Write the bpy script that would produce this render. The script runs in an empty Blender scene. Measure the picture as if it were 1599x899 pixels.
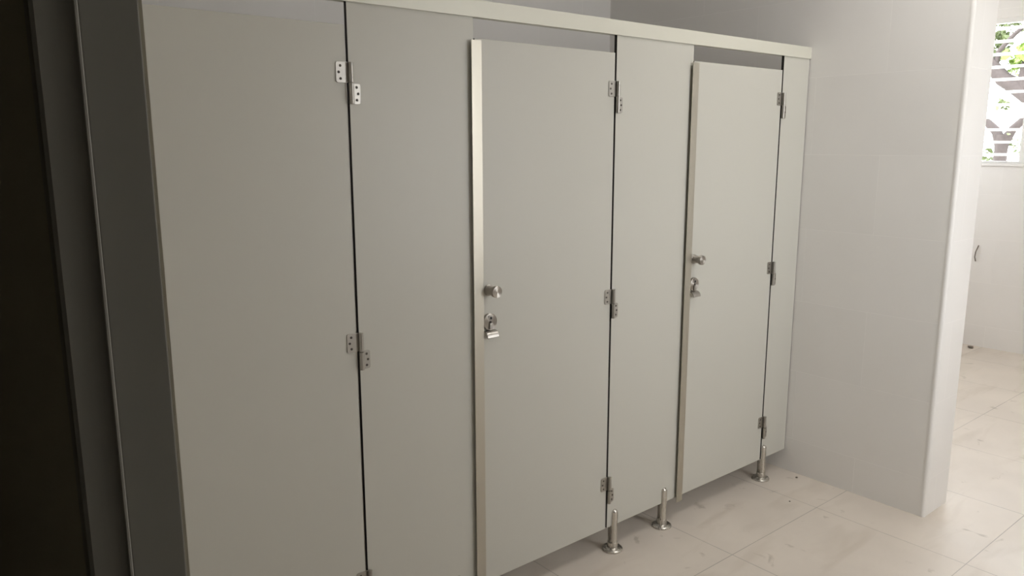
import bpy, bmesh, math, random
from mathutils import Vector, Matrix
random.seed(7)
PI = math.pi
sc = bpy.context.scene
COL = sc.collection

# ------------------------------------------------------------------ materials
def new_mat(name):
    m = bpy.data.materials.new(name); m.use_nodes = True
    nt = m.node_tree
    return m, nt, nt.nodes['Principled BSDF']

def plain(name, col, rough=.5, metal=0., bump=0., bscale=200., spec=.5, var=0.):
    m, nt, b = new_mat(name)
    b.inputs['Base Color'].default_value = (*col, 1)
    b.inputs['Roughness'].default_value = rough
    b.inputs['Metallic'].default_value = metal
    b.inputs['Specular IOR Level'].default_value = spec
    if bump or var:
        g = nt.nodes.new('ShaderNodeNewGeometry')
        n = nt.nodes.new('ShaderNodeTexNoise'); n.inputs['Scale'].default_value = bscale
        n.inputs['Detail'].default_value = 3
        nt.links.new(g.outputs['Position'], n.inputs['Vector'])
        if bump:
            bp = nt.nodes.new('ShaderNodeBump'); bp.inputs['Strength'].default_value = bump
            bp.inputs['Distance'].default_value = .001
            nt.links.new(n.outputs['Fac'], bp.inputs['Height'])
            nt.links.new(bp.outputs['Normal'], b.inputs['Normal'])
        if var:
            mx = nt.nodes.new('ShaderNodeMix'); mx.data_type = 'RGBA'
            mx.inputs[6].default_value = (*[c * (1 - var) for c in col], 1)
            mx.inputs[7].default_value = (*[min(1, c * (1 + var)) for c in col], 1)
            nt.links.new(n.outputs['Fac'], mx.inputs[0])
            nt.links.new(mx.outputs[2], b.inputs['Base Color'])
    return m

def brushed(name, col, rough, axis_scale, metal=1.0):
    """brushed metal: fine streaks along one axis"""
    m, nt, b = new_mat(name)
    b.inputs['Base Color'].default_value = (*col, 1)
    b.inputs['Metallic'].default_value = metal
    g = nt.nodes.new('ShaderNodeNewGeometry')
    mp = nt.nodes.new('ShaderNodeMapping'); mp.inputs['Scale'].default_value = axis_scale
    n = nt.nodes.new('ShaderNodeTexNoise'); n.inputs['Scale'].default_value = 1; n.inputs['Detail'].default_value = 4
    mr = nt.nodes.new('ShaderNodeMapRange')
    mr.inputs['To Min'].default_value = rough - .07; mr.inputs['To Max'].default_value = rough + .07
    nt.links.new(g.outputs['Position'], mp.inputs['Vector'])
    nt.links.new(mp.outputs['Vector'], n.inputs['Vector'])
    nt.links.new(n.outputs['Fac'], mr.inputs['Value'])
    nt.links.new(mr.outputs['Result'], b.inputs['Roughness'])
    return m

def tile_wall(name, u_axis, col, grout, u0=-.345, v0=.1656, w=.62, h=.336, rough=.4):
    m, nt, b = new_mat(name); L = nt.links
    g = nt.nodes.new('ShaderNodeNewGeometry')
    s = nt.nodes.new('ShaderNodeSeparateXYZ'); L.new(g.outputs['Position'], s.inputs[0])
    au = nt.nodes.new('ShaderNodeMath'); au.operation = 'SUBTRACT'; au.inputs[1].default_value = u0 - 62 * w
    av = nt.nodes.new('ShaderNodeMath'); av.operation = 'SUBTRACT'; av.inputs[1].default_value = v0 - 20 * h
    L.new(s.outputs[u_axis], au.inputs[0]); L.new(s.outputs['Z'], av.inputs[0])
    c = nt.nodes.new('ShaderNodeCombineXYZ'); L.new(au.outputs[0], c.inputs[0]); L.new(av.outputs[0], c.inputs[1])
    br = nt.nodes.new('ShaderNodeTexBrick'); br.offset = .5; br.offset_frequency = 2; br.squash = 1
    br.inputs['Scale'].default_value = 1
    br.inputs['Brick Width'].default_value = w; br.inputs['Row Height'].default_value = h
    br.inputs['Mortar Size'].default_value = .0011; br.inputs['Mortar Smooth'].default_value = .3
    br.inputs['Color1'].default_value = (*col, 1)
    br.inputs['Color2'].default_value = (*[x * .975 for x in col], 1)
    br.inputs['Mortar'].default_value = (*grout, 1)
    L.new(c.outputs[0], br.inputs['Vector'])
    # faint cement haze left on the new tiles
    n = nt.nodes.new('ShaderNodeTexNoise'); n.inputs['Scale'].default_value = 3.2; n.inputs['Detail'].default_value = 6
    L.new(g.outputs['Position'], n.inputs['Vector'])
    mr = nt.nodes.new('ShaderNodeMapRange'); mr.inputs['From Min'].default_value = .35; mr.inputs['From Max'].default_value = .75
    mr.inputs['To Min'].default_value = 0; mr.inputs['To Max'].default_value = .10
    L.new(n.outputs['Fac'], mr.inputs['Value'])
    mx = nt.nodes.new('ShaderNodeMix'); mx.data_type = 'RGBA'; mx.inputs[7].default_value = (.62, .58, .53, 1)
    L.new(mr.outputs['Result'], mx.inputs[0]); L.new(br.outputs['Color'], mx.inputs[6])
    L.new(mx.outputs[2], b.inputs['Base Color'])
    b.inputs['Roughness'].default_value = rough
    bp = nt.nodes.new('ShaderNodeBump'); bp.invert = True
    bp.inputs['Strength'].default_value = .5; bp.inputs['Distance'].default_value = .001
    L.new(br.outputs['Fac'], bp.inputs['Height']); L.new(bp.outputs['Normal'], b.inputs['Normal'])
    return m

def tile_floor(name):
    m, nt, b = new_mat(name); L = nt.links
    g = nt.nodes.new('ShaderNodeNewGeometry')
    mp = nt.nodes.new('ShaderNodeMapping'); mp.inputs['Location'].default_value = (-.367 + 50 * .618, .32 + 50 * .603, 0)
    L.new(g.outputs['Position'], mp.inputs['Vector'])
    br = nt.nodes.new('ShaderNodeTexBrick'); br.offset = 0; br.squash = 1
    br.inputs['Scale'].default_value = 1
    br.inputs['Brick Width'].default_value = .618; br.inputs['Row Height'].default_value = .603
    br.inputs['Mortar Size'].default_value = .0016; br.inputs['Mortar Smooth'].default_value = .2
    br.inputs['Color1'].default_value = (*FLOOR_C, 1)
    br.inputs['Color2'].default_value = (*[c * .97 for c in FLOOR_C], 1)
    br.inputs['Mortar'].default_value = (*[c * .5 for c in FLOOR_C], 1)
    L.new(mp.outputs['Vector'], br.inputs['Vector'])
    # smeared cement dust, and small darker scuffs
    def noise(scale, detail, lo, hi, a, vec=None, dist=0.):
        n = nt.nodes.new('ShaderNodeTexNoise'); n.inputs['Scale'].default_value = scale
        n.inputs['Detail'].default_value = detail; n.inputs['Distortion'].default_value = dist
        L.new(vec or g.outputs['Position'], n.inputs['Vector'])
        r = nt.nodes.new('ShaderNodeMapRange'); r.inputs['From Min'].default_value = lo; r.inputs['From Max'].default_value = hi
        r.inputs['To Min'].default_value = 0; r.inputs['To Max'].default_value = a
        L.new(n.outputs['Fac'], r.inputs['Value'])
        return r.outputs['Result']
    st = nt.nodes.new('ShaderNodeMapping'); st.inputs['Rotation'].default_value = (0, 0, .5); st.inputs['Scale'].default_value = (2.2, 9, 1)
    L.new(g.outputs['Position'], st.inputs['Vector'])
    cur = br.outputs['Color']
    for fac, colr in ((noise(2.6, 7, .42, .7, .4), (.80, .725, .64)),
                      (noise(1.0, 6, .55, .78, .5, st.outputs['Vector'], .6), (.50, .43, .35)),
                      (noise(9, 4, .66, .74, .55, None, .8), (.36, .31, .25))):
        mx = nt.nodes.new('ShaderNodeMix'); mx.data_type = 'RGBA'; mx.inputs[7].default_value = (*colr, 1)
        L.new(fac, mx.inputs[0]); L.new(cur, mx.inputs[6]); cur = mx.outputs[2]
    L.new(cur, b.inputs['Base Color'])
    rr = nt.nodes.new('ShaderNodeMapRange'); rr.inputs['To Min'].default_value = .3; rr.inputs['To Max'].default_value = .55
    n2 = nt.nodes.new('ShaderNodeTexNoise'); n2.inputs['Scale'].default_value = 4; n2.inputs['Detail'].default_value = 6
    L.new(g.outputs['Position'], n2.inputs['Vector']); L.new(n2.outputs['Fac'], rr.inputs['Value'])
    L.new(rr.outputs['Result'], b.inputs['Roughness'])
    bp = nt.nodes.new('ShaderNodeBump'); bp.invert = True
    bp.inputs['Strength'].default_value = .5; bp.inputs['Distance'].default_value = .001
    L.new(br.outputs['Fac'], bp.inputs['Height']); L.new(bp.outputs['Normal'], b.inputs['Normal'])
    return m

WALL_C = (.83, .815, .795)
GROUT_C = (.88, .865, .845)
FILL = 12.  # glow of the added fill light
FILL_AT = [(.7, -.95)]
FLOOR_C = (.655, .59, .52)
LAM_C = (.545, .535, .482)
M_wall_x = tile_wall('glazed_tile_yz', 'Y', WALL_C, GROUT_C)
M_wall_y = tile_wall('glazed_tile_xz', 'X', WALL_C, GROUT_C, u0=.1)
M_floor = tile_floor('floor_tile')
M_ceil = plain('ceiling_paint', (.88, .87, .86), .8)
M_lam = plain('cubicle_laminate', LAM_C, .42, 0, .05, 900)
M_core = plain('laminate_core', (.018, .017, .014), .6)
M_rail = plain('rail_aluminium', (.66, .65, .57), .38, .15, var=.02, bscale=6)
M_strip = brushed('strip_aluminium', (.50, .472, .405), .43, (500, 500, 4))
M_steel = brushed('hinge_steel', (.42, .40, .365), .36, (300, 300, 12))
M_steel2 = brushed('foot_steel', (.60, .575, .53), .28, (200, 200, 15))
M_screw = plain('screw_dark', (.10, .09, .08), .45, .7)
M_frame = plain('door_frame_paint', (.20, .195, .175), .5, var=.04, bscale=5)
M_seal = plain('frame_lip', (.34, .335, .31), .35)
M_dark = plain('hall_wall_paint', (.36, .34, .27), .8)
M_white = plain('white_window_paint', (.80, .79, .77), .45)
M_slat, _nt, _b = new_mat('louvre_plastic')
_b.inputs['Base Color'].default_value = (.85, .85, .83, 1); _b.inputs['Roughness'].default_value = .4
_tr = _nt.nodes.new('ShaderNodeBsdfTranslucent'); _tr.inputs['Color'].default_value = (.9, .9, .87, 1)
_mx = _nt.nodes.new('ShaderNodeMixShader'); _mx.inputs[0].default_value = .55
_nt.links.new(_b.outputs[0], _mx.inputs[1]); _nt.links.new(_tr.outputs[0], _mx.inputs[2])
_nt.links.new(_mx.outputs[0], _nt.nodes['Material Output'].inputs['Surface'])
M_trim = plain('tile_corner_trim', (.80, .785, .765), .55)
M_bark = plain('bark', (.055, .045, .042), .9, 0, .6, 30, var=.3)
M_leaf = plain('leaf', (.16, .24, .05), .5, var=.4, bscale=2)
M_leaf2 = plain('leaf_olive', (.10, .13, .05), .5, var=.4, bscale=2)
M_ground = plain('outside_ground', (.45, .43, .38), .9, var=.1, bscale=1)
M_crumb = plain('plaster_crumb', (.20, .17, .14), .9)
M_slot_shade = plain('slot_shade_black', (.02, .02, .02), .7)  # black that stands in for shade inside the slot
# radial brushing on the knob faces
M_knob, _nt, _b = new_mat('knob_steel')
_b.inputs['Base Color'].default_value = (.46, .43, .39, 1); _b.inputs['Metallic'].default_value = 1
_b.inputs['Roughness'].default_value = .42; _b.inputs['Anisotropic'].default_value = .95; _b.inputs['Anisotropic Rotation'].default_value = .25
_t = _nt.nodes.new('ShaderNodeTangent'); _t.direction_type = 'RADIAL'; _t.axis = 'Y'
_nt.links.new(_t.outputs[0], _b.inputs['Tangent'])

# ------------------------------------------------------------------ mesh helpers
def box(bm, x0, x1, y0, y1, z0, z1, mi=0):
    vs = [bm.verts.new(p) for p in ((x0, y0, z0), (x1, y0, z0), (x1, y1, z0), (x0, y1, z0),
                                    (x0, y0, z1), (x1, y0, z1), (x1, y1, z1), (x0, y1, z1))]
    for f in ((0, 3, 2, 1), (4, 5, 6, 7), (0, 1, 5, 4), (1, 2, 6, 5), (2, 3, 7, 6), (3, 0, 4, 7)):
        fc = bm.faces.new([vs[i] for i in f]); fc.material_index = mi
    return vs

def prism(bm, pts, h0, h1, axis='z'):
    """polygon pts extruded along an axis"""
    def P(a, b, h):
        return {'z': (a, b, h), 'x': (h, a, b), 'y': (a, h, b)}[axis]
    lo = [bm.verts.new(P(a, b, h0)) for a, b in pts]; hi = [bm.verts.new(P(a, b, h1)) for a, b in pts]
    bm.faces.new(lo); bm.faces.new(hi)
    n = len(pts)
    for i in range(n):
        bm.faces.new([lo[i], lo[(i + 1) % n], hi[(i + 1) % n], hi[i]])

def lathe(bm, prof, axis='z', c=(0, 0, 0), n=32):
    """prof: (radius, height) pairs, closed at both ends"""
    rings = []
    for r, h in prof:
        ring = []
        for i in range(n):
            a = 2 * PI * i / n; u, v = r * math.cos(a), r * math.sin(a)
            p = {'z': (u, v, h), 'y': (u, h, v), 'x': (h, u, v)}[axis]
            ring.append(bm.verts.new((p[0] + c[0], p[1] + c[1], p[2] + c[2])))
        rings.append(ring)
    for a, b in zip(rings, rings[1:]):
        for i in range(n):
            bm.faces.new([a[i], a[(i + 1) % n], b[(i + 1) % n], b[i]])
    bm.faces.new(rings[0]); bm.faces.new(rings[-1])

def obj(name, bm, mats, parent=None, loc=(0, 0, 0), smooth=False, bevel=0., segs=2):
    bmesh.ops.recalc_face_normals(bm, faces=bm.faces)
    me = bpy.data.meshes.new(name); bm.to_mesh(me); bm.free()
    for m in (mats if isinstance(mats, (list, tuple)) else [mats]): me.materials.append(m)
    if smooth:
        me.polygons.foreach_set('use_smooth', [True] * len(me.polygons))
        me.set_sharp_from_angle(angle=math.radians(38))
    o = bpy.data.objects.new(name, me); COL.objects.link(o); o.location = loc
    if parent is not None: o.parent = parent
    if bevel:
        b = o.modifiers.new('bevel', 'BEVEL'); b.width = bevel; b.segments = segs; b.limit_method = 'ANGLE'
    return o

def empty(name, loc):
    o = bpy.data.objects.new(name, None); COL.objects.link(o); o.location = loc; o.empty_display_size = .1
    return o

def tag(o, label, cat, group=None, kind=None):
    o['label'] = label; o['category'] = cat
    if group: o['group'] = group
    o['kind'] = kind or 'thing'
    return o

def struct(name, bm, m, parent=None, **k):
    o = obj(name, bm, m, parent, **k)
    if parent is None: o['kind'] = 'structure'
    return o

def copy_tree(o, parent=None):
    c = o.copy(); COL.objects.link(c)
    if parent is not None:
        c.parent = parent; c.matrix_parent_inverse = o.matrix_parent_inverse.copy()
    for ch in list(o.children): copy_tree(ch, c)
    return c

B = bmesh.new

# ------------------------------------------------------------------ measures of the room
XL0, XL1 = -1.931, -1.84           # entrance wall
YB = 1.216                         # back wall behind the cubicles
XE, XE2, YE = 1.246, 1.469, -.658  # tiled end wall
XF = 4.5                           # far wall with the window
YS = -2.2                          # wall opposite the cubicles
ZC = 2.9
WT = .45                           # thickness of the wall opposite the cubicles, deepened to darken the left door
ZT, ZB = 1.9748, 1.9257            # head rail
ZP, ZD = .1047, 1.867              # panel bottom, door top
TH = .0125                         # panel thickness
GA, GB, GC = -1.0287, 0., 1.0384   # hinge gaps
HX = -3.5                          # hall

# ------------------------------------------------------------------ room shell
b = B(); box(b, HX - .1, XF + .1, YS - WT, YB + .1, -.08, 0); struct('floor', b, M_floor)
b = B(); box(b, HX - .1, XF + .1, YS - WT, YB + .1, ZC, ZC + .1); struct('ceiling', b, M_ceil)

def holed(bm, fixed, a0, a1, z0, z1, holes, axis):
    """wall slab along axis ('x' or 'y') with rectangular openings (a, a', z, z')"""
    f0, f1 = fixed
    def bx(p, q, r, s):
        if q - p < 1e-6 or s - r < 1e-6: return
        if axis == 'x': box(bm, p, q, f0, f1, r, s)
        else: box(bm, f0, f1, p, q, r, s)
    cur = a0
    for (p, q, r, s) in sorted(holes):
        bx(cur, p, z0, z1); bx(p, q, z0, r); bx(p, q, s, z1); cur = q
    bx(cur, a1, z0, z1)

W3 = (3.45, 4.2, 1.41, 2.455)       # unseen window added in the back wall to brighten the far end
b = B(); holed(b, (YB, YB + .1), XL0, XF + .1, 0, ZC, [W3], 'x'); struct('wall_back', b, M_wall_y)
W1 = (-1.15, .85, 1.41, 2.455)     # window in the far wall (y, y', z, z')
W2 = (.34, 1.16, .98, 2.28)        # high window in the wall opposite the cubicles (x, x', z, z')
b = B(); holed(b, (XF, XF + .1), YS - .1, YB, 0, ZC, [W1], 'y'); struct('wall_far', b, M_wall_x)
b = B(); holed(b, (YS - WT, YS), XL0, XF, 0, ZC, [W2], 'x'); struct('wall_front', b, M_wall_y)
# end wall with a chipped-back corner that the corner bead fills
cb = .011
b = B(); prism(b, [(XE, YB), (XE, YE + cb), (XE + cb, YE), (XE2, YE), (XE2, YB)], 0, ZC)
M_end = M_wall_x
oe = struct('wall_end', b, [M_wall_x, M_wall_y])
for p in oe.data.polygons:
    if abs(p.normal.y) > .8: p.material_index = 1
b = B()
prism(b, [(XE + cb, YE + cb), (XE - .0015, YE + cb + .004), (XE - .0015, YE + cb)] +
      [(XE + cb - (cb + .0015) * math.cos(t), YE + cb - (cb + .0015) * math.sin(t)) for t in [PI / 2 * i / 8 for i in range(1, 9)]] +
      [(XE + cb + .004, YE - .0015)], 0, ZC)
struct('trim_1', b, M_trim)
# entrance wall: solid part towards the cubicles, lintel, part to the other side
DY0, DY1, DZ = -2.10, -1.1615, 2.12
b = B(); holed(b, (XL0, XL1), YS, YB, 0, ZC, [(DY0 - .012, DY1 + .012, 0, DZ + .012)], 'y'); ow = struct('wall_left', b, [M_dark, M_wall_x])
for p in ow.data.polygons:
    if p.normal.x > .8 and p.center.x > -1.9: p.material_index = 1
# dark hall behind the entrance
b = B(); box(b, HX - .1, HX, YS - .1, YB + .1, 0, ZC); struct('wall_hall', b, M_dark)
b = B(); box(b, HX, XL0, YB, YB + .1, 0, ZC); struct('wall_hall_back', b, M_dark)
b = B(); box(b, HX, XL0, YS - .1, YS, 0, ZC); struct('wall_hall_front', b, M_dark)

# door frame around the entrance, with the thin lip of the rebate
d1 = empty('door_1', (XL1, DY1, 0)); d1['kind'] = 'structure'
def fr(x0, x1, y0, y1, z0, z1):
    bm = B(); box(bm, x0 - XL1, x1 - XL1, y0 - DY1, y1 - DY1, z0, z1); return bm
xm = -1.8942
obj('frame', fr(xm, XL1 - .006, DY1, DY1 + .012, 0, DZ), M_frame, d1, bevel=.0015)              # flat inner face
prof = [(XL0, .012), (XL0, -.009), (XL0 + .003, -.012), (-1.920, -.0118), (-1.913, -.0120), (-1.908, -.0128), (-1.9045, -.0142),
        (-1.9022, -.0162), (-1.9008, -.0185), (-1.9003, -.012), (-1.9003, .012)]
bm = B(); prism(bm, [(a - XL1, b_) for a, b_ in prof], 0, DZ)
obj('rebate', bm, M_frame, d1, smooth=True)                                                     # outer step, coved towards the lip
bm = B(); prism(bm, [(a - XL1, b_) for a, b_ in ((-1.9003, .012), (-1.9008, -.0185), (-1.9002, -.0200), (-1.8985, -.0200), (-1.8975, -.0185), (-1.8975, .012))], 0, DZ)
obj('lip', bm, M_seal, d1)
obj('frame', fr(XL0, XL1, DY0 - .012, DY0, 0, DZ), M_frame, d1, bevel=.0015)
obj('head', fr(XL0, XL1, DY0 - .012, DY1 + .012, DZ, DZ + .012), M_frame, d1)

# ------------------------------------------------------------------ windows
def window(name, axis, f0, f1, a0, a1, z0, z1, mulls, slats):
    w = empty(name, (f0, a0, z0) if axis == 'y' else (a0, f0, z0)); w['kind'] = 'structure'
    org = w.location.copy()
    def bx(bm, p, q, u, v, r, s):
        if axis == 'y': box(bm, u - org.x, v - org.x, p - org.y, q - org.y, r - org.z, s - org.z)
        else: box(bm, p - org.x, q - org.x, u - org.y, v - org.y, r - org.z, s - org.z)
    bm = B(); t = .035
    bx(bm, a0, a0 + t, f0, f1, z0, z1); bx(bm, a1 - t, a1, f0, f1, z0, z1)
    bx(bm, a0 + t, a1 - t, f0, f1, z0, z0 + .014); bx(bm, a0 + t, a1 - t, f0, f1, z1 - t, z1)
    for m in mulls: bx(bm, m - .028, m + .028, f0 + .004, f1, z0 + .014, z1 - t)
    obj('window_frame', bm, M_white, w)
    if slats:
        bm = B()
        edges = [a0 + t] + [e for m in sorted(mulls) for e in (m - .028, m + .028)] + [a1 - t]
        for i in range(0, len(edges), 2):
            for z in slats:
                mid = (f0 + f1) / 2
                bx(bm, edges[i], edges[i + 1], mid - .018, mid + .018, z - .0095, z + .0095)
        obj('louvre_slats', bm, M_slat, w)
    return w
zs = [2.385 - .0912 * i for i in range(11)]
window('window_1', 'y', XF + .02, XF + .07, *W1, [.160, -.48], zs)
window('window_2', 'x', YS - WT + .03, YS - WT + .08, *W2, [.725], None)
window('added_window_3', 'x', YB + .03, YB + .08, *W3, [3.82], None)  # invented opening, lets sky light onto the far floor and wall
b = B(); box(b, XF - .012, XF + .02, W1[0] - .02, W1[1] + .02, W1[2] - .02, W1[2]); struct('trim_2', b, M_white)   # sill

# ------------------------------------------------------------------ cubicle fronts
def panel_bm(x0, x1, z0, z1):
    """laminate sheet with a dark core showing on every cut edge (slot 1)"""
    bm = B(); box(bm, x0, x1, 0, TH, z0, z1)
    for f in bm.faces:
        f.normal_update()
        if abs(f.normal.y) < .5: f.material_index = 1
    return bm

def make_hinge(parent, x, z):
    """barrel with an upper leaf on the door and a lower leaf on the post; z is the top"""
    bm = B()
    for (t0, t1) in ((0, -.0535), (-.0545, -.108)):
        lathe(bm, [(.0015, t0), (.0068, t0 - .0008), (.0068, t1 + .0008), (.0015, t1)], 'z', (.006, -.0085, 0), 20)
        box(bm, .0045, .0075, -.0085, -.0005, t1 + .0006, t0 - .0006)
    h = obj('hinge', bm, M_steel, parent, (x, 0, z), smooth=True)
    def leaf(x0, x1, z0, z1):
        r = .006; pts = []
        for cx, cz, a in ((x1 - r, z1 - r, 0), (x0 + r, z1 - r, 90), (x0 + r, z0 + r, 180), (x1 - r, z0 + r, 270)):
            for k in range(5):
                t = math.radians(a + k * 22.5); pts.append((cx + r * math.cos(t), cz + r * math.sin(t)))
        bm = B(); prism(bm, pts, -.0028, -.0001, 'y'); return bm
    obj('hinge_leaf', leaf(-.0345, .004, -.0535, 0), M_steel, h, bevel=.0004)
    obj('hinge_leaf', leaf(.004, .036, -.108, -.0545), M_steel, h, bevel=.0004)
    for sx, sz in ((-.0215, -.0105), (-.0265, -.0270), (-.0215, -.0435), (.0245, -.0645), (.0285, -.0810), (.0245, -.0975)):
        bm = B()
        lathe(bm, [(.0036, -.0028), (.0036, -.0036), (.0028, -.0041), (.0014, -.0041), (.0012, -.0034)], 'y', (sx, 0, sz), 14)
        obj('screw', bm, M_screw, h, smooth=True)
    return h

DOOR_W = .6246
def make_door():
    """origin at the lower hinge-side corner of the leaf (x = right edge)"""
    d = empty('cubicle_door_leaf', (GB - .0055, 0, ZP))
    obj('panel', panel_bm(-DOOR_W + .0195, 0, 0, ZD - ZP), [M_lam, M_core], d, bevel=.0007, segs=1)
    # aluminium edge strip that laps over the latch-side post
    xs = -DOOR_W
    bm = B()
    prism(bm, [(xs, -.0125), (xs + .0368, -.0125), (xs + .0375, -.0118), (xs + .0375, -.0002), (xs + .0355, -.0002),
               (xs + .0355, -.0105), (xs, -.0105)], -.0165, ZD - ZP - .0065)
    obj('edge_strip', bm, M_strip, d)
    # knob
    kx, kz = xs + .066, 1.106 - ZP
    bm = B()
    lathe(bm, [(.0185, -.0002), (.0185, -.004), (.0165, -.0055), (.0148, -.012), (.0142, -.020), (.0150, -.027),
               (.0186, -.033), (.0190, -.036), (.0190, -.0445), (.0182, -.0455), (.0120, -.0452), (.0030, -.0448)], 'y')
    obj('knob', bm, M_knob, d, (kx, 0, kz), smooth=True)
    # privacy lock: round rose with a thumb turn and a curved release lip under it
    lx, lz = xs + .0655, 1.0045 - ZP
    bm = B()
    lathe(bm, [(.0265, -.0002), (.0275, -.002), (.0275, -.0085), (.0262, -.0100), (.012, -.0103), (.002, -.0103)], 'y')
    k = obj('lock_rose', bm, M_knob, d, (lx, 0, lz), smooth=True)
    bm = B(); box(bm, -.0062, .0062, -.0150, -.0100, -.0235, -.0035)
    obj('thumb_turn', bm, M_steel, k, bevel=.0018, segs=3)
    bm = B()
    prism(bm, [(-.0095, .0185), (-.0075, .0225), (.0075, .0225), (.0095, .0185), (.006, .0075), (0, .0035), (-.006, .0075)], -.0122, -.0101, 'y')
    obj('indicator_plate', bm, M_steel, k, bevel=.0005)
    bm = B(); box(bm, -.0035, .0040, -.0130, -.0121, .0085, .0165)
    obj('key_slot_shade', bm, M_slot_shade, k)  # raised block, its black colour imitates the shade in the slot
    bm = B(); lathe(bm, [(.0042, -.0101), (.0042, -.0128), (.0030, -.0136), (.0010, -.0136)], 'y', (0, 0, -.0005), 16)
    obj('rivet', bm, M_screw, k, smooth=True)
    # lip: a curved tongue rolling outwards and down
    arc = [(-.0002, -.0285), (-.008, -.0280), (-.0150, -.0300), (-.0205, -.0345), (-.0240, -.0410), (-.0255, -.0480)]
    off = [(a + .0022, c - .0018) for a, c in reversed(arc[1:])] + [(-.0002, -.0305)]
    bm = B(); prism(bm, arc + off, -.0225, .0225, 'x')
    obj('lock_lip', bm, M_steel, k, smooth=True, bevel=.0006)
    for z in (1.7735, 1.041, .316): make_hinge(d, .0055 - .0015, z - ZP)
    return d

def make_post(x0, x1, feet, label, name='cubicle_partition', group='fixed panels between the cubicle doors'):
    d = empty(name, (x0, 0, 0))
    obj('panel', panel_bm(0, x1 - x0, ZP, ZB + .03), [M_lam, M_core], d, bevel=.0007, segs=1)
    for fx in feet:
        bm = B()
        lathe(bm, [(.0385, 0), (.0405, .0015), (.0405, .0060), (.0375, .0090), (.0222, .0110), (.0208, .0120), (.0208, .0335), (.0198, .0345)], 'z', n=40)
        ft = obj('foot', bm, M_steel2, d, (fx - x0, TH / 2, 0), smooth=True)
        for s in (-1, 1):
            # half-round clamp bar in front of and behind the sheet, domed at its top
            bm = B(); n = 16; yi = s * (TH / 2 + .0004); R = .0150; rings = []
            steps = [(.034, 1)] + [(.157 + .014 * math.sin(a), math.cos(a)) for a in [PI / 2 * i / 8 for i in range(0, 9)]]
            for z, q in steps:
                q = max(q, .03)
                ring = [bm.verts.new((R * q * math.cos(PI * i / n), yi + s * .0122 * q * math.sin(PI * i / n), z)) for i in range(n + 1)]
                rings.append(ring)
            for a_, b_ in zip(rings, rings[1:]):
                for i in range(n): bm.faces.new([a_[i], a_[i + 1], b_[i + 1], b_[i]])
                bm.faces.new([a_[n], a_[0], b_[0], b_[n]])
            bm.faces.new(rings[0]); bm.faces.new(rings[-1])
            obj('clamp_bar', bm, M_steel2, ft, smooth=True)
    tag(d, label, 'panel', group)
    return d

make_post(XL1 + .003, GA - .0055 - DOOR_W + .0165, [.06 + XL1], 'narrow grey fixed panel at the dark entrance end of the cubicle row')
make_post(GA + .0020, GB - .0055 - DOOR_W + .0165, [GA + .034, -.70], 'wide grey fixed panel between the middle door and the door by the dark frame')
make_post(GB + .0020, GC - .0055 - DOOR_W + .0165, [.0435, .339], 'grey fixed panel standing on two steel feet left of the door by the tiled wall')
make_post(GC + .0020, XE - .0030, [1.0590], 'narrow grey fixed panel against the white tiled end wall')

door = make_door()
G = 'doors of the toilet cubicles'
tag(door, 'middle grey cubicle door with bright metal strip between two grey panels', 'door', G)
for gx, lab in ((GA, 'grey cubicle door next to the dark door frame'),
                (GC, 'grey cubicle door nearest the white tiled end wall')):
    c = copy_tree(door); c.location = (gx - .0055, 0, ZP); c['label'] = lab

# head rail: a channel capping all the sheets
bm = B()
prism(bm, [(-.006, ZB), (-.006, ZT), (TH + .006, ZT), (TH + .006, ZB), (TH + .0008, ZB), (TH + .0008, ZT - .012), (-.0008, ZT - .012), (-.0008, ZB)], XL1 + .002, XE - .0005, 'x')
hr = obj('head_rail', bm, M_rail, None, (0, 0, 0), bevel=.0008)
tag(hr, 'long pale metal rail running along the top of the cubicle row', 'rail')

# ------------------------------------------------------------------ small things lying about
def crumb(x, y, r, label):
    bm = B(); bmesh.ops.create_icosphere(bm, subdivisions=2, radius=r)
    for v in bm.verts:
        v.co *= random.uniform(.75, 1.2); v.co.z = v.co.z * .5
    lo = min(v.co.z for v in bm.verts)
    for v in bm.verts: v.co.z -= lo
    o = obj('plaster_crumb', bm, M_crumb, None, (x, y, 0))
    tag(o, label, 'debris', 'crumbs of plaster on the floor'); return o
crumb(1.198, -.099, .0065, 'dark plaster crumb on the floor at the foot of the tiled end wall')
crumb(.947, -.214, .0040, 'tiny plaster crumb on the floor before the door by the tiled wall')
crumb(4.40, .33, .020, 'plaster crumb in the far corner below the window wall')
# bent wire end poking out of the far wall
bm = B(); pts = [Vector((0, 0, -.062)), Vector((-.012, .004, -.03)), Vector((-.014, .0, .01)), Vector((-.002, -.012, .06))]
for a_, b_ in zip(pts, pts[1:]):
    dv = b_ - a_; q = dv.to_track_quat('Z', 'Y').to_matrix().to_4x4()
    r = bmesh.ops.create_cone(bm, cap_ends=True, segments=8, radius1=.004, radius2=.004, depth=dv.length + .002)
    bmesh.ops.transform(bm, matrix=Matrix.Translation((a_ + b_) / 2) @ q, verts=r['verts'])
w = obj('wall_wire', bm, M_crumb, None, (XF - .003, .395, .725))
tag(w, 'short dark bent wire end poking from the far wall below the window', 'wire')

# ------------------------------------------------------------------ outside the window
b = B(); box(b, XF + .1, 40, -25, 25, -1.6, -1.5); g = struct('ground', b, M_ground)
b = B(); box(b, HX - .1, XF + .1, -25, YS - WT, -1.6, -1.5); g = struct('ground_side', b, M_ground)
b = B(); box(b, HX - .1, XF + .1, YB + .1, 25, -1.6, -1.5); g = struct('ground_back', b, M_ground)

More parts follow.
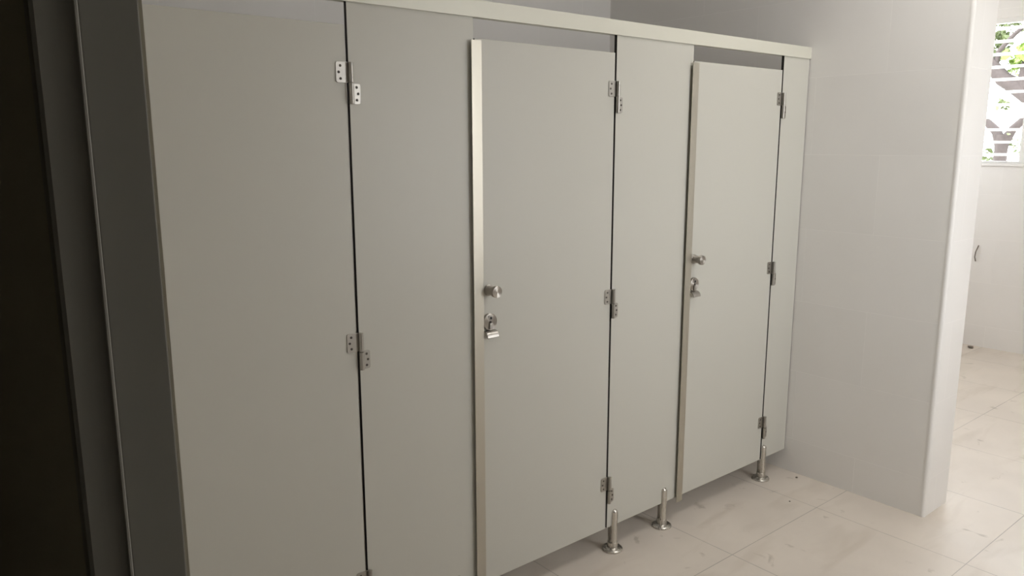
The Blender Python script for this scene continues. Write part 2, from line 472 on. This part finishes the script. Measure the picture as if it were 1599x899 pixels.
def skin_tree(name, edges, label):
    """edges: chains of ((x,y,z), r)"""
    root = empty(name, edges[0][0][0])
    o0 = Vector(edges[0][0][0])
    bm = B(); n = 10
    for ch in edges:
        rings = []
        for i, (p, r) in enumerate(ch):
            p = Vector(p) - o0
            a_ = Vector(ch[max(i - 1, 0)][0]); c_ = Vector(ch[min(i + 1, len(ch) - 1)][0])
            d = (c_ - a_).normalized(); u = d.cross(Vector((1, .2, .1))).normalized(); v = d.cross(u)
            rings.append([bm.verts.new(p + r * (math.cos(2 * PI * k / n) * u + math.sin(2 * PI * k / n) * v)) for k in range(n)])
        for a_, b_ in zip(rings, rings[1:]):
            for k in range(n): bm.faces.new([a_[k], a_[(k + 1) % n], b_[(k + 1) % n], b_[k]])
        bm.faces.new(rings[0]); bm.faces.new(rings[-1])
    obj('trunk', bm, M_bark, root, smooth=True)
    tag(root, label, 'tree')
    return root, o0
# points on a plane 4.5 m beyond the window
CAM = Vector((-2.048, -1.9144, 1.5612))
TX = 9.0
def at(wy, wz, X=TX):
    """continue the line camera -> point (wy, wz) of the window plane out to the tree"""
    t = (X - CAM.x) / (XF - CAM.x)
    return (X, CAM.y + (wy - CAM.y) * t, CAM.z + (wz - CAM.z) * t)
s = (TX - CAM.x) / (XF - CAM.x)
T, o0 = skin_tree('street_tree', [
    [(at(.30, .2), .12), (at(.305, 1.2), .085), (at(.305, 1.50), .075), (at(.30, 1.62), .085)],
    [(at(.31, 1.54), .07), (at(.345, 1.64), .06), (at(.405, 1.70), .05), (at(.50, 1.78), .035)],
    [(at(.30, 1.54), .07), (at(.24, 1.66), .05), (at(.14, 1.76), .045), (at(.0, 1.9), .03)],
], 'forked dark tree seen low through the window slats')
T2, o2 = skin_tree('branching_tree', [
    [(at(-.05, .2, 8.2), .12), (at(-.02, 1.5, 8.2), .10), (at(.12, 1.85, 8.2), .095), (at(.25, 1.96, 8.2), .09), (at(.34, 2.02, 8.2), .085), (at(.50, 2.20, 8.2), .07)],
    [(at(.20, 1.94, 8.2), .085), (at(.19, 2.10, 8.2), .07), (at(.17, 2.25, 8.2), .06), (at(.2, 2.6, 8.2), .05)],
    [(at(.40, 2.08, 8.2), .03), (at(.39, 2.22, 8.2), .028), (at(.30, 2.33, 8.2), .025), (at(.2, 2.42, 8.2), .02)],
], 'thick slanting dark tree limb seen high through the window slats')
def leaves(root, o, spots, mat, n):
    bm = B()
    for (wy, wz, r, X) in spots:
        c = Vector(at(wy, wz, X)) - o
        for _ in range(n):
            p = c + Vector([random.gauss(0, r) for _ in range(3)])
            q = Matrix.Rotation(random.uniform(0, 6.3), 3, Vector([random.gauss(0, 1) for _ in range(3)]).normalized())
            L_ = random.uniform(.03, .06); W_ = L_ * .5
            pts = [(0, -L_, 0), (W_, -.2 * L_, .006), (.5 * W_, .6 * L_, 0), (0, L_, -.008), (-.5 * W_, .6 * L_, 0), (-W_, -.2 * L_, .006)]
            bm.faces.new([bm.verts.new(p + q @ Vector(v)) for v in pts])
    o_ = obj('foliage', bm, mat, root)
    return o_
leaves(T2, o2, [(.245, 2.17, .06, 8.2), (.27, 2.10, .05, 8.3), (.22, 2.2, .05, 8.1)], M_leaf, 60)
leaves(T2, o2, [(.385, 2.28, .06, 8.4), (.36, 2.36, .07, 8.4), (.40, 2.18, .05, 8.4), (.3, 2.44, .06, 8.4)], M_leaf2, 60)
leaves(T, o0, [(.32, 1.84, .04, 9.1), (.2, 1.56, .07, 9.1), (.38, 1.44, .06, 9.1)], M_leaf2, 30)

# ------------------------------------------------------------------ light
w = bpy.data.worlds.new('sky'); sc.world = w; w.use_nodes = True
bg = w.node_tree.nodes['Background']
bg.inputs['Color'].default_value = (.98, 1.0, 1.03, 1)
bg.inputs['Strength'].default_value = 9.7
def portal(name, loc, rot, sx, sy):
    l = bpy.data.lights.new(name, 'AREA'); l.shape = 'RECTANGLE'; l.size = sx; l.size_y = sy
    l.cycles.is_portal = True
    o = bpy.data.objects.new(name, l); COL.objects.link(o); o.location = loc; o.rotation_euler = rot
portal('daylight_far', (XF + .11, (W1[0] + W1[1]) / 2, (W1[2] + W1[3]) / 2), (0, PI / 2, 0), W1[3] - W1[2], W1[1] - W1[0])
for nm, q in (('daylight_front', W2),):
    portal(nm, ((q[0] + q[1]) / 2, YS - WT - .01, (q[2] + q[3]) / 2), (PI / 2, 0, 0), q[1] - q[0], q[3] - q[2])

portal('daylight_added_window', ((W3[0] + W3[1]) / 2, YB + .11, (W3[2] + W3[3]) / 2), (-PI / 2, 0, 0), W3[1] - W3[0], W3[3] - W3[2])  # portal of the added back window
# unseen square fill light, added under the ceiling to brighten the room
M_glow, _nt, _b = new_mat('fill_diffuser')
_b.inputs['Emission Color'].default_value = (1.0, .97, .93, 1); _b.inputs['Emission Strength'].default_value = FILL
for i, (lx, ly) in enumerate(FILL_AT):
    r = empty('added_fill_light', (lx, ly, ZC))
    bm = B()
    for q in ((-.3, .3, -.3, -.275), (-.3, .3, .275, .3), (-.3, -.275, -.275, .275), (.275, .3, -.275, .275)): box(bm, *q, -.045, 0)
    obj('fill_frame', bm, M_white, r)
    bm = B(); box(bm, -.275, .275, -.275, .275, -.038, -.030); obj('diffuser', bm, M_glow, r)
    tag(r, 'added square fill light above the cubicle aisle' if i == 0 else 'added square fill light beyond the end wall', 'lamp', 'added fill lights')

# ------------------------------------------------------------------ camera
yaw, pitch, roll = math.radians(39.5339), math.radians(-10.5009), math.radians(-.1227)
F = Vector((math.sin(yaw) * math.cos(pitch), math.cos(yaw) * math.cos(pitch), math.sin(pitch)))
R_ = Vector((math.cos(yaw), -math.sin(yaw), 0)); U_ = R_.cross(F)
R2 = R_ * math.cos(roll) + U_ * math.sin(roll); U2 = -R_ * math.sin(roll) + U_ * math.cos(roll)
cam = bpy.data.cameras.new('camera'); co = bpy.data.objects.new('camera', cam); COL.objects.link(co)
co.matrix_world = Matrix(((R2.x, U2.x, -F.x, CAM.x), (R2.y, U2.y, -F.y, CAM.y), (R2.z, U2.z, -F.z, CAM.z), (0, 0, 0, 1)))
cam.sensor_fit = 'HORIZONTAL'; cam.sensor_width = 36; cam.lens = 1215.92 / 1599 * 36
cam.clip_start = .02
sc.camera = co

sc.view_settings.view_transform = 'Standard'; sc.view_settings.look = 'None'
sc.view_settings.gamma = 1; sc.view_settings.use_curve_mapping = False
sc.view_settings.exposure = 0.0
sc.cycles.use_denoising = True
sc.cycles.max_bounces = 12; sc.cycles.diffuse_bounces = 8
sc.cycles.sample_clamp_indirect = 8
